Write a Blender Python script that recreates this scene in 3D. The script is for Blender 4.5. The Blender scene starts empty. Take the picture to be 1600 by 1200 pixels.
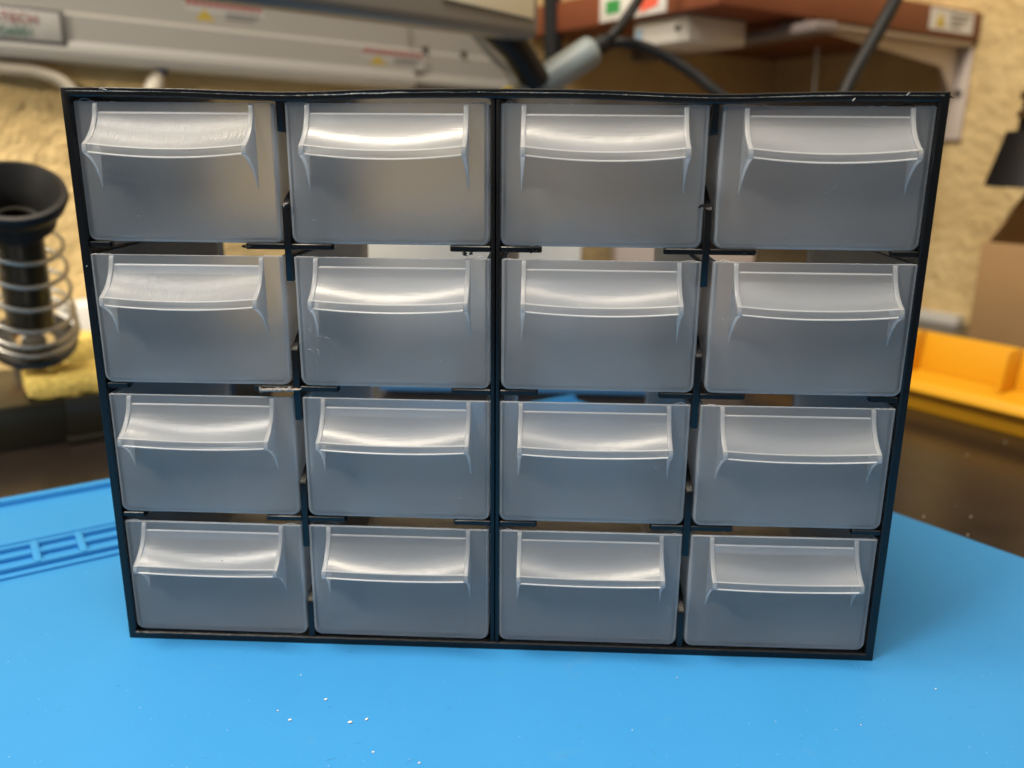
import bpy, bmesh, math, random
from mathutils import Vector, Matrix
rnd = random.Random(7)
S = bpy.context.scene
COL = S.collection
mm = 0.001

# ------------------------------------------------------------------ camera geometry
CAM_R = Matrix(((0.99904, 0.04314, 0.00759), (0.01885, -0.26705, -0.9635), (-0.03954, 0.96272, -0.26761)))
CAM_C = Vector((0.01357, -0.22112, 0.14295))
FPX = 1330.0
CW, CH, CD = 0.220, 0.1568, 0.095          # cabinet width, height, depth
U = Vector((.8, .6, 0)); V = Vector((.6, -.8, 0)); Z = Vector((0, 0, 1))   # bench axes (the room corner is turned 37 degrees)
TZ = -0.003                                # table top


def ray(px, py):
    return (CAM_R.transposed() @ Vector(((px - 800) / FPX, (py - 600) / FPX, 1))).normalized()


def on(px, py, n, d):
    r = ray(px, py)
    return CAM_C + r * ((d - CAM_C.dot(n)) / r.dot(n))


def at_y(px, py, y): return on(px, py, Vector((0, 1, 0)), y)
def at_z(px, py, z): return on(px, py, Z, z)
def on_u(px, py, u): return on(px, py, U, u)
def on_v(px, py, v): return on(px, py, V, v)
def B(u, v, z): return U * u + V * v + Z * z


# ------------------------------------------------------------------ materials
def new_mat(name):
    m = bpy.data.materials.new(name); m.use_nodes = True
    nt = m.node_tree
    return m, nt, nt.nodes['Principled BSDF'], nt.nodes['Material Output']


def plastic(name, col, rough=.45, bump=0, bscale=400, spec=.5, metallic=0, var=0, vscale=60, coat=0):
    m, nt, p, out = new_mat(name)
    p.inputs['Base Color'].default_value = (*col, 1)
    p.inputs['Roughness'].default_value = rough
    p.inputs['Metallic'].default_value = metallic
    p.inputs['Specular IOR Level'].default_value = spec
    p.inputs['Coat Weight'].default_value = coat
    tc = nt.nodes.new('ShaderNodeTexCoord')
    if bump:
        n = nt.nodes.new('ShaderNodeTexNoise'); n.inputs['Scale'].default_value = bscale; n.inputs['Detail'].default_value = 5
        b = nt.nodes.new('ShaderNodeBump'); b.inputs['Strength'].default_value = bump; b.inputs['Distance'].default_value = .001
        nt.links.new(tc.outputs['Object'], n.inputs['Vector']); nt.links.new(n.outputs['Fac'], b.inputs['Height'])
        nt.links.new(b.outputs['Normal'], p.inputs['Normal'])
    if var:
        n2 = nt.nodes.new('ShaderNodeTexNoise'); n2.inputs['Scale'].default_value = vscale; n2.inputs['Detail'].default_value = 6
        mx = nt.nodes.new('ShaderNodeMix'); mx.data_type = 'RGBA'
        mx.inputs[6].default_value = (*[c * (1 - var) for c in col], 1); mx.inputs[7].default_value = (*[min(1, c * (1 + var)) for c in col], 1)
        nt.links.new(tc.outputs['Object'], n2.inputs['Vector']); nt.links.new(n2.outputs['Fac'], mx.inputs[0])
        nt.links.new(mx.outputs[2], p.inputs['Base Color'])
    return m


def frosted(name, scatter, rough, scol=(.92, .915, .91), streak=0, thin=0):
    """milky polypropylene: rough see-through plus some scattered light"""
    m, nt, p, out = new_mat(name)
    p.inputs['Base Color'].default_value = (.90, .92, .95, 1)
    p.inputs['Roughness'].default_value = rough
    p.inputs['IOR'].default_value = 1.48
    p.inputs['Transmission Weight'].default_value = 1
    dif = nt.nodes.new('ShaderNodeBsdfDiffuse'); dif.inputs['Color'].default_value = (*scol, 1)
    trl = nt.nodes.new('ShaderNodeBsdfTranslucent'); trl.inputs['Color'].default_value = (*scol, 1)
    m1 = nt.nodes.new('ShaderNodeMixShader'); m1.inputs[0].default_value = .5
    m2 = nt.nodes.new('ShaderNodeMixShader')
    nt.links.new(dif.outputs[0], m1.inputs[1]); nt.links.new(trl.outputs[0], m1.inputs[2])
    nt.links.new(p.outputs[0], m2.inputs[1]); nt.links.new(m1.outputs[0], m2.inputs[2])
    nt.links.new(m2.outputs[0], out.inputs['Surface'])
    m2.inputs[0].default_value = scatter
    if thin:      # thin walls also let light straight through, so they cast only weak shadows
        tpn = nt.nodes.new('ShaderNodeBsdfTransparent'); tpn.inputs['Color'].default_value = (.95, .955, .96, 1)
        m3 = nt.nodes.new('ShaderNodeMixShader'); m3.inputs[0].default_value = thin
        nt.links.new(m2.outputs[0], m3.inputs[1]); nt.links.new(tpn.outputs[0], m3.inputs[2]); nt.links.new(m3.outputs[0], out.inputs['Surface'])
        p.inputs['Specular IOR Level'].default_value = 1.0
        p.inputs['Coat Weight'].default_value = 1; p.inputs['Coat Roughness'].default_value = rough + .04; p.inputs['Coat IOR'].default_value = 1.65
    # mould marks, scuffs and fine scratches that differ from drawer to drawer
    tc = nt.nodes.new('ShaderNodeTexCoord'); oi = nt.nodes.new('ShaderNodeObjectInfo')
    sc = nt.nodes.new('ShaderNodeVectorMath'); sc.operation = 'SCALE'; sc.inputs[0].default_value = (1, 1, 1)
    nt.links.new(oi.outputs['Random'], sc.inputs['Scale'])
    ad = nt.nodes.new('ShaderNodeVectorMath'); ad.operation = 'ADD'
    nt.links.new(tc.outputs['Object'], ad.inputs[0]); nt.links.new(sc.outputs[0], ad.inputs[1])
    mp = nt.nodes.new('ShaderNodeMapping')
    mp.inputs['Scale'].default_value = ((90, 200, 1500), (160, 1500, 2600), (2600, 200, 260))[streak]
    nt.links.new(ad.outputs[0], mp.inputs['Vector'])
    n = nt.nodes.new('ShaderNodeTexNoise'); n.inputs['Scale'].default_value = 1; n.inputs['Detail'].default_value = 3
    nt.links.new(mp.outputs[0], n.inputs['Vector'])
    b = nt.nodes.new('ShaderNodeBump'); b.inputs['Strength'].default_value = (.08, .12, .34)[streak]; b.inputs['Distance'].default_value = .0003
    nw = nt.nodes.new('ShaderNodeTexNoise'); nw.inputs['Scale'].default_value = 420; nw.inputs['Detail'].default_value = 4
    b2 = nt.nodes.new('ShaderNodeBump'); b2.inputs['Strength'].default_value = .10 if streak else .03; b2.inputs['Distance'].default_value = .0006
    nt.links.new(ad.outputs[0], nw.inputs['Vector']); nt.links.new(nw.outputs['Fac'], b2.inputs['Height']); nt.links.new(b.outputs['Normal'], b2.inputs['Normal'])
    nt.links.new(n.outputs['Fac'], b.inputs['Height']); nt.links.new(b2.outputs['Normal'], p.inputs['Normal']); nt.links.new(b2.outputs['Normal'], p.inputs['Coat Normal'])
    # slightly cloudy moulding
    nc = nt.nodes.new('ShaderNodeTexNoise'); nc.inputs['Scale'].default_value = 45; nc.inputs['Detail'].default_value = 5
    mc = nt.nodes.new('ShaderNodeMapRange'); mc.inputs[1].default_value = .25; mc.inputs[2].default_value = .75
    mc.inputs[3].default_value = scatter * .82; mc.inputs[4].default_value = scatter * 1.18
    nt.links.new(ad.outputs[0], nc.inputs['Vector']); nt.links.new(nc.outputs['Fac'], mc.inputs[0])
    # dust specks
    vo = nt.nodes.new('ShaderNodeTexVoronoi'); vo.inputs['Scale'].default_value = 170
    nt.links.new(ad.outputs[0], vo.inputs['Vector'])
    lt = nt.nodes.new('ShaderNodeMath'); lt.operation = 'LESS_THAN'; lt.inputs[1].default_value = .016
    nt.links.new(vo.outputs['Distance'], lt.inputs[0])
    mx = nt.nodes.new('ShaderNodeMath'); mx.operation = 'MULTIPLY_ADD'; mx.inputs[1].default_value = .25; mx.inputs[2].default_value = scatter
    nt.links.new(lt.outputs[0], mx.inputs[0]); nt.links.new(mc.outputs[0], mx.inputs[2]); nt.links.new(mx.outputs[0], m2.inputs[0])
    return m


M = {}
M['tray'] = frosted('frosted_plastic', .20, .36)
m, nt, p, out = new_mat('clear_plastic_lip')       # the thin lip: almost clear, with a little haze and gloss
tp = nt.nodes.new('ShaderNodeBsdfTransparent'); tp.inputs['Color'].default_value = (.95, .955, .96, 1)
df = nt.nodes.new('ShaderNodeBsdfDiffuse'); df.inputs['Color'].default_value = (.9, .91, .92, 1)
gl = nt.nodes.new('ShaderNodeBsdfGlossy'); gl.inputs['Roughness'].default_value = .3
x1 = nt.nodes.new('ShaderNodeMixShader'); x1.inputs[0].default_value = .06
x2 = nt.nodes.new('ShaderNodeMixShader'); x2.inputs[0].default_value = .03
nt.links.new(tp.outputs[0], x1.inputs[1]); nt.links.new(df.outputs[0], x1.inputs[2])
nt.links.new(x1.outputs[0], x2.inputs[1]); nt.links.new(gl.outputs[0], x2.inputs[2]); nt.links.new(x2.outputs[0], out.inputs['Surface'])
M['clear'] = m
M['handle'] = frosted('frosted_plastic_handle', .30, .28, streak=1, thin=.34)
M['scratched'] = frosted('scratched_plastic_handle', .36, .34, streak=2, thin=.34)
M['fin'] = frosted('frosted_plastic_fin', .22, .32, thin=.40)
M['edge'] = frosted('frosted_plastic_edge', .60, .3)  # extra scatter stands in for light the plastic guides out at its edges
M['softedge'] = frosted('frosted_plastic_rounding', .45, .34)  # edge-on glow of the walls put into a milkier material
M['burr'] = frosted('frosted_plastic_burr', .6, .3)
M['black'] = plastic('black_plastic', (.0035, .0036, .0042), .31, bump=.10, bscale=900, spec=.45)
M['worn'] = plastic('worn_plastic_edge', (.42, .42, .40), .4, bump=.6, bscale=1500)
M['torn'] = plastic('torn_plastic', (.33, .30, .27), .5, bump=1, bscale=900)
M['white'] = plastic('white_plastic', (.62, .61, .58), .4)
M['grey'] = plastic('grey_plastic', (.205, .20, .188), .4)
M['dullpaper'] = plastic('dull_label', (.27, .27, .26), .5)  # darker label grey, close to the appliance body
M['dullyellow'] = plastic('dull_yellow_print', (.27, .20, .02), .5)
M['dullred'] = plastic('dull_red_print', (.20, .045, .04), .5)
M['dullink'] = plastic('dull_print', (.07, .07, .07), .5)
M['cream'] = plastic('cream_panel', (.85, .78, .58), .5)
M['steel'] = plastic('steel', (.44, .43, .40), .36, metallic=1)
M['cablewhite'] = plastic('cream_grey_cable', (.42, .38, .31), .45)  # cream-grey base for the white cable and plug
M['chrome'] = plastic('chrome', (.75, .73, .70), .15, metallic=1)
M['darkmetal'] = plastic('dark_metal', (.09, .09, .09), .35, metallic=1)
M['rubber'] = plastic('black_rubber', (.009, .009, .010), .5, spec=.28)
M['gloss'] = plastic('glossy_black', (.014, .013, .009), .30)
M['red'] = plastic('red_print', (.45, .03, .03), .5)
M['green'] = plastic('green_print', (.03, .28, .07), .5)
M['dkgreen'] = plastic('dark_green_print', (.02, .10, .06), .5)
M['orange_red'] = plastic('orange_red_print', (.75, .12, .07), .5)
M['yel_print'] = plastic('yellow_print', (.62, .45, .03), .5)
M['ink'] = plastic('grey_print', (.12, .12, .12), .6)
M['paper'] = plastic('label_paper', (.70, .70, .68), .5)
M['blue'] = plastic('dark_blue_plastic', (.02, .03, .10), .4)
M['lightblue'] = plastic('pale_blue_print', (.30, .45, .62), .5)
M['wood'] = plastic('red_brown_board', (.19, .052, .022), .5, var=.18, vscale=25)
M['bracket'] = plastic('bracket_white', (.60, .52, .46), .4)
M['pinkgrey'] = plastic('pinkish_grey_plastic', (.42, .35, .31), .5)
M['channel'] = plastic('channel_plastic', (.19, .16, .155), .45)  # shade under the shelf is put into this darker colour
M['card'] = plastic('cardboard', (.31, .195, .088), .75, var=.10, vscale=40, bump=.2, bscale=500)
M['carddark'] = M['card']
M['bin'] = plastic('yellow_bin_plastic', (.68, .34, .012), .38, bump=.1, bscale=300)
M['sponge'] = plastic('sponge', (.66, .50, .13), .95, bump=1.0, bscale=600, var=.5, vscale=420)
M['irongrey'] = plastic('grey_handle', (.20, .24, .25), .42)
M['yellow'] = plastic('yellow_ring', (.65, .55, .03), .4)
M['redplastic'] = plastic('red_plastic', (.6, .08, .05), .35)
M['crumb'] = plastic('pale_crumb', (.85, .78, .68), .6)
M['mark'] = plastic('pale_scratch', (.55, .56, .56), .6)
M['bluecase'] = plastic('blue_case_plastic', (.07, .29, .68), .45)
M['lint'] = plastic('lint', (.05, .19, .36), .8)
M['dustm'] = plastic('dust', (.50, .62, .68), .8)
M['darkspeck'] = plastic('dark_speck', (.05, .06, .08), .8)

# stucco wall
m, nt, p, out = new_mat('yellow_stucco')
tc = nt.nodes.new('ShaderNodeTexCoord')
n1 = nt.nodes.new('ShaderNodeTexNoise'); n1.inputs['Scale'].default_value = 75; n1.inputs['Detail'].default_value = 5; n1.inputs['Roughness'].default_value = .6
n2 = nt.nodes.new('ShaderNodeTexNoise'); n2.inputs['Scale'].default_value = 30; n2.inputs['Detail'].default_value = 4
cr = nt.nodes.new('ShaderNodeMix'); cr.data_type = 'RGBA'
cr.inputs[6].default_value = (.52, .36, .15, 1); cr.inputs[7].default_value = (.76, .59, .30, 1)
bp = nt.nodes.new('ShaderNodeBump'); bp.inputs['Strength'].default_value = 1; bp.inputs['Distance'].default_value = .006
nt.links.new(tc.outputs['Object'], n1.inputs['Vector']); nt.links.new(tc.outputs['Object'], n2.inputs['Vector'])
nt.links.new(n2.outputs['Fac'], cr.inputs[0]); nt.links.new(cr.outputs[2], p.inputs['Base Color'])
nt.links.new(n1.outputs['Fac'], bp.inputs['Height']); nt.links.new(bp.outputs['Normal'], p.inputs['Normal'])
p.inputs['Roughness'].default_value = .85
M['stucco'] = m

# silicone mat: matt blue with faint scuffs
m, nt, p, out = new_mat('blue_silicone')
tc = nt.nodes.new('ShaderNodeTexCoord')
n1 = nt.nodes.new('ShaderNodeTexNoise'); n1.inputs['Scale'].default_value = 22; n1.inputs['Detail'].default_value = 7
n2 = nt.nodes.new('ShaderNodeTexNoise'); n2.inputs['Scale'].default_value = 1800; n2.inputs['Detail'].default_value = 2
cr = nt.nodes.new('ShaderNodeMix'); cr.data_type = 'RGBA'
cr.inputs[6].default_value = (.034, .238, .56, 1); cr.inputs[7].default_value = (.042, .264, .60, 1)
bp = nt.nodes.new('ShaderNodeBump'); bp.inputs['Strength'].default_value = .12; bp.inputs['Distance'].default_value = .0004
nt.links.new(tc.outputs['Object'], n1.inputs['Vector']); nt.links.new(tc.outputs['Object'], n2.inputs['Vector'])
nt.links.new(n1.outputs['Fac'], cr.inputs[0]); nt.links.new(n2.outputs['Fac'], bp.inputs['Height']); nt.links.new(bp.outputs['Normal'], p.inputs['Normal'])
n4 = nt.nodes.new('ShaderNodeTexNoise'); n4.inputs['Scale'].default_value = 60; n4.inputs['Detail'].default_value = 8; n4.inputs['Roughness'].default_value = .72
mr4 = nt.nodes.new('ShaderNodeMapRange'); mr4.inputs[1].default_value = .60; mr4.inputs[2].default_value = .78; mr4.inputs[3].default_value = 0; mr4.inputs[4].default_value = .55
cr4 = nt.nodes.new('ShaderNodeMix'); cr4.data_type = 'RGBA'; cr4.inputs[7].default_value = (.085, .27, .50, 1)
nt.links.new(tc.outputs['Object'], n4.inputs['Vector']); nt.links.new(n4.outputs['Fac'], mr4.inputs[0]); nt.links.new(mr4.outputs[0], cr4.inputs[0])
nt.links.new(cr.outputs[2], cr4.inputs[6]); nt.links.new(cr4.outputs[2], p.inputs['Base Color'])
mr5 = nt.nodes.new('ShaderNodeMapRange'); mr5.inputs[3].default_value = .46; mr5.inputs[4].default_value = .66
nt.links.new(n4.outputs['Fac'], mr5.inputs[0]); nt.links.new(mr5.outputs[0], p.inputs['Roughness'])
p.inputs['Roughness'].default_value = .55; p.inputs['Specular IOR Level'].default_value = .15
M['mat'] = m

# glossy dark bench top
m, nt, p, out = new_mat('dark_bench_top')
p.inputs['Base Color'].default_value = (.016, .012, .010, 1)
p.inputs['Roughness'].default_value = .22
tc = nt.nodes.new('ShaderNodeTexCoord')
n1 = nt.nodes.new('ShaderNodeTexNoise'); n1.inputs['Scale'].default_value = 60; n1.inputs['Detail'].default_value = 6
mr = nt.nodes.new('ShaderNodeMapRange'); mr.inputs[3].default_value = .16; mr.inputs[4].default_value = .32
nt.links.new(tc.outputs['Object'], n1.inputs['Vector']); nt.links.new(n1.outputs['Fac'], mr.inputs[0]); nt.links.new(mr.outputs[0], p.inputs['Roughness'])
M['bench'] = m


# ------------------------------------------------------------------ mesh builder
class MB:
    def __init__(s): s.v = []; s.f = []; s.mi = {}

    def add(s, vs, fs):
        o = len(s.v); s.v += [Vector(a) for a in vs]; s.f += [[i + o for i in f] for f in fs]; return s

    def hexa(s, P):      # 8 points: bottom ring 0-3, top ring 4-7
        return s.add(P, [(3, 2, 1, 0), (4, 5, 6, 7), (0, 1, 5, 4), (1, 2, 6, 5), (2, 3, 7, 6), (3, 0, 4, 7)])

    def box(s, x0, x1, y0, y1, z0, z1):
        return s.hexa([(x0, y0, z0), (x1, y0, z0), (x1, y1, z0), (x0, y1, z0), (x0, y0, z1), (x1, y0, z1), (x1, y1, z1), (x0, y1, z1)])

    def bbox(s, u0, u1, v0, v1, z0, z1):
        return s.hexa([B(u0, v0, z0), B(u1, v0, z0), B(u1, v1, z0), B(u0, v1, z0), B(u0, v0, z1), B(u1, v0, z1), B(u1, v1, z1), B(u0, v1, z1)])

    def prism(s, poly, d):   # poly: list of 3D points, d: extrusion vector
        d = Vector(d); n = len(poly); vs = [Vector(p) for p in poly]; vs += [p + d for p in vs]
        fs = [list(range(n))[::-1], list(range(n, 2 * n))] + [[i, (i + 1) % n, n + (i + 1) % n, n + i] for i in range(n)]
        return s.add(vs, fs)

    def loft(s, rings, cap=True, closed=True):
        n = len(rings[0]); vs = [p for r in rings for p in r]; fs = []
        for k in range(len(rings) - 1):
            for i in range(n if closed else n - 1):
                j = (i + 1) % n
                fs.append([k * n + i, k * n + j, (k + 1) * n + j, (k + 1) * n + i])
        if cap:
            fs.append(list(range(n))[::-1]); fs.append([(len(rings) - 1) * n + i for i in range(n)])
        return s.add(vs, fs)

    def tube(s, path, r, n=12, cap=True):
        path = [Vector(p) for p in path]; rings = []
        rs = r if isinstance(r, (list, tuple)) else [r] * len(path)
        t0 = (path[1] - path[0]).normalized()
        a = t0.orthogonal().normalized()
        for i, p in enumerate(path):
            t = (path[min(i + 1, len(path) - 1)] - path[max(i - 1, 0)]).normalized()
            a = (a - t * a.dot(t)).normalized(); b = t.cross(a)
            rings.append([p + (a * math.cos(2 * math.pi * k / n) + b * math.sin(2 * math.pi * k / n)) * rs[i] for k in range(n)])
        return s.loft(rings, cap)

    def lathe(s, o, axis, prof, n=40):   # prof: (r, h) closed loop of points
        axis = Vector(axis).normalized(); a = axis.orthogonal().normalized(); b = axis.cross(a); o = Vector(o)
        rings = []
        for k in range(n):
            c, d = math.cos(2 * math.pi * k / n), math.sin(2 * math.pi * k / n)
            rings.append([o + (a * c + b * d) * r + axis * h for r, h in prof])
        m_ = len(prof); vs = [p for r in rings for p in r]; fs = []
        for k in range(n):
            k2 = (k + 1) % n
            for i in range(m_):
                j = (i + 1) % m_
                fs.append([k * m_ + i, k * m_ + j, k2 * m_ + j, k2 * m_ + i])
        return s.add(vs, fs)


ORIG = {}


def mesh_of(name, mb, mat, smooth=30, bevel=0, seg=2, off=Vector((0, 0, 0))):
    me = bpy.data.meshes.new(name)
    bm = bmesh.new()
    vs = [bm.verts.new(v - off) for v in mb.v]
    for k_, f in enumerate(mb.f):
        try: bm.faces.new([vs[i] for i in f]).material_index = mb.mi.get(k_, 0)
        except ValueError: pass
    bmesh.ops.remove_doubles(bm, verts=bm.verts, dist=1e-6)
    bmesh.ops.recalc_face_normals(bm, faces=bm.faces)
    if bevel:
        ed = [e for e in bm.edges if len(e.link_faces) == 2 and e.calc_face_angle(0) > math.radians(35)]
        bmesh.ops.bevel(bm, geom=ed, offset=bevel, segments=seg, profile=.5, affect='EDGES', clamp_overlap=True)
    if smooth:
        for f in bm.faces: f.smooth = True
        for e in bm.edges:
            if len(e.link_faces) == 2 and e.calc_face_angle(0) > math.radians(smooth): e.smooth = False
    bm.to_mesh(me); bm.free()
    for mt_ in (mat if isinstance(mat, (list, tuple)) else [mat]): me.materials.append(mt_)
    return me


def tag(o, label, cat, group=None, kind=None):
    if label: o['label'] = label
    if cat: o['category'] = cat
    if group: o['group'] = group
    if kind: o['kind'] = kind
    return o


def thing(name, loc, label, cat, group=None):
    o = bpy.data.objects.new(name, None); COL.objects.link(o); o.location = loc
    o.empty_display_size = .01
    ORIG[o.name] = Vector(loc)
    return tag(o, label, cat, group)


def part(name, mb, mat, parent=None, loc=None, **k):
    """mesh object; mb holds world coordinates"""
    off = ORIG[parent.name] if parent else Vector(loc if loc else (0, 0, 0))
    o = bpy.data.objects.new(name, mesh_of(name, mb, mat, off=off, **k)); COL.objects.link(o)
    if parent: o.parent = parent
    else: o.location = off
    ORIG[o.name] = off
    return o


def solo(name, mb, mat, loc, label, cat, group=None, kind=None, **k):
    return tag(part(name, mb, mat, None, loc, **k), label, cat, group, kind)


def bez(pts, n=10):      # Catmull-Rom through points
    P = [Vector(p) for p in pts]; P = [P[0] * 2 - P[1]] + P + [P[-1] * 2 - P[-2]]; o = []
    for i in range(1, len(P) - 2):
        for k in range(n):
            t = k / n
            o.append(.5 * ((2 * P[i]) + (P[i + 1] - P[i - 1]) * t + (2 * P[i - 1] - 5 * P[i] + 4 * P[i + 1] - P[i + 2]) * t * t + (3 * P[i] - P[i - 1] - 3 * P[i + 1] + P[i + 2]) * t ** 3))
    o.append(P[-2]); return o


# ------------------------------------------------------------------ the room corner and the bench
WU, WL = .62, -.425
b = MB().bbox(WU, WU + .05, WL - .05, .9, -.6, 1.3)
tag(part('wall', b, M['stucco'], loc=B(WU, .2, -.6)), None, None, kind='structure')
b = MB().bbox(-1.2, WU - .001, WL - .05, WL, -.6, 1.3)
tag(part('wall', b, M['stucco'], loc=B(0, WL, -.6)), None, None, kind='structure')
b = MB().bbox(-1.0, WU - .002, WL + .002, .75, TZ - .03, TZ)
bench = solo('workbench', b, M['bench'], B(-.2, .15, TZ - .03), 'glossy dark workbench top lying under the blue mat and the yellow tray', 'workbench')

# ------------------------------------------------------------------ blue mat
def unit(deg): return Vector((math.cos(math.radians(deg)), math.sin(math.radians(deg)), 0))


e1 = unit(35.2); e2 = unit(-50.6)
pl_, pr_ = Vector((-.193, .1056, 0)), Vector((.1733, .0890, 0))      # measured points on the two back edges
dt_ = e1.x * e2.y - e1.y * e2.x
MC = pl_ + e1 * (((pr_ - pl_).x * e2.y - (pr_ - pl_).y * e2.x) / dt_)
nin = Vector((e1.y, -e1.x, 0))
MAT = thing('work_mat', (0, 0, TZ), 'bright blue silicone work mat with moulded slots, lying on the bench', 'work mat')
A_ = MC; B_ = MC + e2 * .52; D_ = MC - e1 * .60; C_ = B_ + D_ - A_
b = MB().hexa([v + Z * (TZ) for v in (A_, D_, C_, B_)] + [Vector(v) for v in (A_, D_, C_, B_)])
part('sheet', b, M['mat'], MAT, bevel=.0006)


def strip(d0, d1, s0, s1, h):   # raised rib along the back-left edge, d inwards, s along the edge from the corner
    P = [MC - e1 * s0 + nin * d0, MC - e1 * s1 + nin * d0, MC - e1 * s1 + nin * d1, MC - e1 * s0 + nin * d1]
    return P, h


rim = MB()
P, h = strip(.0003, .0040, .001, .599, .0028)
rim.hexa([q - Z * .001 for q in P] + [q + Z * h for q in P])
part('rim', rim, M['mat'], MAT, bevel=.0008)
rib = MB()
for d, w, hh in ((.0455, .0018, .0014), (.0505, .0022, .0020), (.0590, .0022, .0020), (.0680, .0022, .0020), (.0735, .0018, .0012)):
    P, h = strip(d - w / 2, d + w / 2, .05, .55, hh)
    rib.hexa([q - Z * .0005 for q in P] + [q + Z * h for q in P])
part('slot_rib', rib, M['mat'], MAT, bevel=.0007)
for k, (px, py) in enumerate(((127.5, 853), (57, 868), (-20, 885))):
    q = at_z(px, py, 0) - MC
    s = -(q.dot(e1))
    P, h = strip(.0495, .0690, s - .0014, s + .0014, .0023)
    part('cross_rib', MB().hexa([q - Z * .0005 for q in P] + [q + Z * h for q in P]), M['mat'], MAT, bevel=.0007)

# ------------------------------------------------------------------ crumbs and dust
cm = None
spots = [(453, 1126, 12), (547, 1130, 18), (573, 1125, 60), (509, 1094, 30), (583, 1176, 10), (655, 1193, 45), (434, 1111, 40), (470, 1015 + 40, 0), (1058, 1059, 70), (1462, 1077, 30), (1345, 1133, 15), (988, 1141, 80)]
for k, (px, py, a) in enumerate(spots):
    if cm is None:
        bb = MB(); rr = []
        for i in range(7):
            t = i / 6; x = (t - .5) * .0013; r_ = .00033 * math.sqrt(max(.03, 1 - (2 * t - 1) ** 2)) * (1 + .15 * rnd.uniform(-1, 1))
            rr.append([Vector((x, r_ * math.cos(j * math.pi / 4) * (1 + .2 * rnd.uniform(-1, 1)), .0003 + r_ * math.sin(j * math.pi / 4))) for j in range(8)])
        bb.loft(rr); cm = mesh_of('crumb', bb, M['crumb'], smooth=80)
    o = bpy.data.objects.new('crumb', cm); COL.objects.link(o)
    p_ = at_z(px, py, 0); o.location = (p_.x, p_.y, 0); o.rotation_euler.z = math.radians(a)
    sc_ = (.75, .95, .8, .75, .55, .6, .45, .35, .35, .5, .35, .3)[k]; o.scale = (sc_,) * 3
    tag(o, 'tiny pale crumb lying on the blue mat in front of or beside the drawer cabinet', 'crumb', 'crumbs on the blue mat')
dl = MB(); dd = MB()
for k in range(300):
    px, py = rnd.uniform(-40, 1640), rnd.uniform(860, 1220) if rnd.random() < .85 else rnd.uniform(800, 900)
    p_ = at_z(px, py, 0)
    if -.115 < p_.x < .115 and -.001 < p_.y < .1: continue
    if (p_ - MC).dot(nin) < .08 or (p_ - MC).dot(Vector((-e2.y, e2.x, 0))) > -.004: continue
    r_ = rnd.choice((.00004, .00004, .00005, .00008)); h_ = .00008
    a = rnd.uniform(0, 3); ca, sa = math.cos(a) * r_ * rnd.uniform(1, 2.2), math.sin(a) * r_
    t1 = Vector((ca, sa, 0)); t2 = Vector((-sa, ca, 0)).normalized() * r_
    (dl if rnd.random() < .72 else dd).hexa([p_ - t1 - t2, p_ + t1 - t2, p_ + t1 + t2, p_ - t1 + t2] + [p_ + q * .6 + Z * h_ for q in (-t1 - t2, t1 - t2, t1 + t2, t2 - t1)])
ds = MB()
for k in range(70):
    px, py = rnd.uniform(0, 1600), rnd.uniform(1000, 1210)
    p_ = at_z(px, py, 0); a = rnd.uniform(0, 6.3); l_ = rnd.uniform(.0006, .0028); q_ = rnd.uniform(-.7, .7)
    ds.tube(bez([p_ + Z * .00002, p_ + Vector((math.cos(a), math.sin(a), 0)) * l_ * .5 + Z * .00004, p_ + Vector((math.cos(a), math.sin(a), 0)) * l_ * .5 + Vector((math.cos(a + q_), math.sin(a + q_), 0)) * l_ * .5 + Z * .00002], 4), rnd.choice((.000022, .00003, .00004)), 5)
solo('lint', ds, M['lint'], (0, -.05, 0), 'fine lint and hairs scattered over the blue mat', 'lint', kind='stuff', smooth=60)
solo('dust', dl, M['dustm'], (0, -.03, 0), 'pale dust specks scattered over the blue mat', 'dust', kind='stuff', smooth=0)
solo('dust', dd, M['darkspeck'], (0.02, -.03, 0), 'dark dust specks scattered over the blue mat', 'dust', kind='stuff', smooth=0)

# ------------------------------------------------------------------ drawer cabinet
CAB = thing('drawer_cabinet', (0, CD / 2, 0), 'black plastic small-parts cabinet holding sixteen frosted drawers in four rows', 'drawer cabinet')


def warp_top(x):     # the top sags a little between its supports
    return -.00085 * math.exp(-((abs(x) - .054) / .021) ** 2) + .0002 * math.exp(-(x / .03) ** 2)


prof = [(0, CD), (0, .00022), (.00007, .00007), (.00022, 0), (.0019, 0), (.00225, .0003), (.0023, .0009), (.0021, CD)]
path = []
NX, NZ = 36, 12
for i in range(NX): path.append((-CW / 2 + CW * i / NX, 0, 0 if i else None, 1))
for i in range(NZ): path.append((CW / 2, CH * i / NZ, -1, 0 if i else None))
for i in range(NX): path.append((CW / 2 - CW * i / NX, CH, 0 if i else None, -1))
for i in range(NZ): path.append((-CW / 2, CH - CH * i / NZ, 1, 0 if i else None))
rings = []
for x, z, nx, nz in path:
    if nx is None or nz is None or (abs(abs(x) - CW / 2) < 1e-9 and z in (0, CH)):
        nx = 1 if x < 0 else -1; nz = 1 if z < CH / 2 else -1
    wz = warp_top(x) * max(0, (z - CH * .97) / (CH * .03)) if z > CH * .97 else 0
    jit = rnd.uniform(-.00005, .00005)
    rings.append([Vector((x + nx * d, y, z + nz * d + wz + jit)) for d, y in prof])
vs = [p for r in rings for p in r]; m_ = len(prof); fs = []
for k in range(len(rings)):
    k2 = (k + 1) % len(rings)
    for i in range(m_):
        j = (i + 1) % m_
        fs.append([k * m_ + i, k * m_ + j, k2 * m_ + j, k2 * m_ + i])
part('shell', MB().add(vs, fs), M['black'], CAB, smooth=25)

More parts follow.
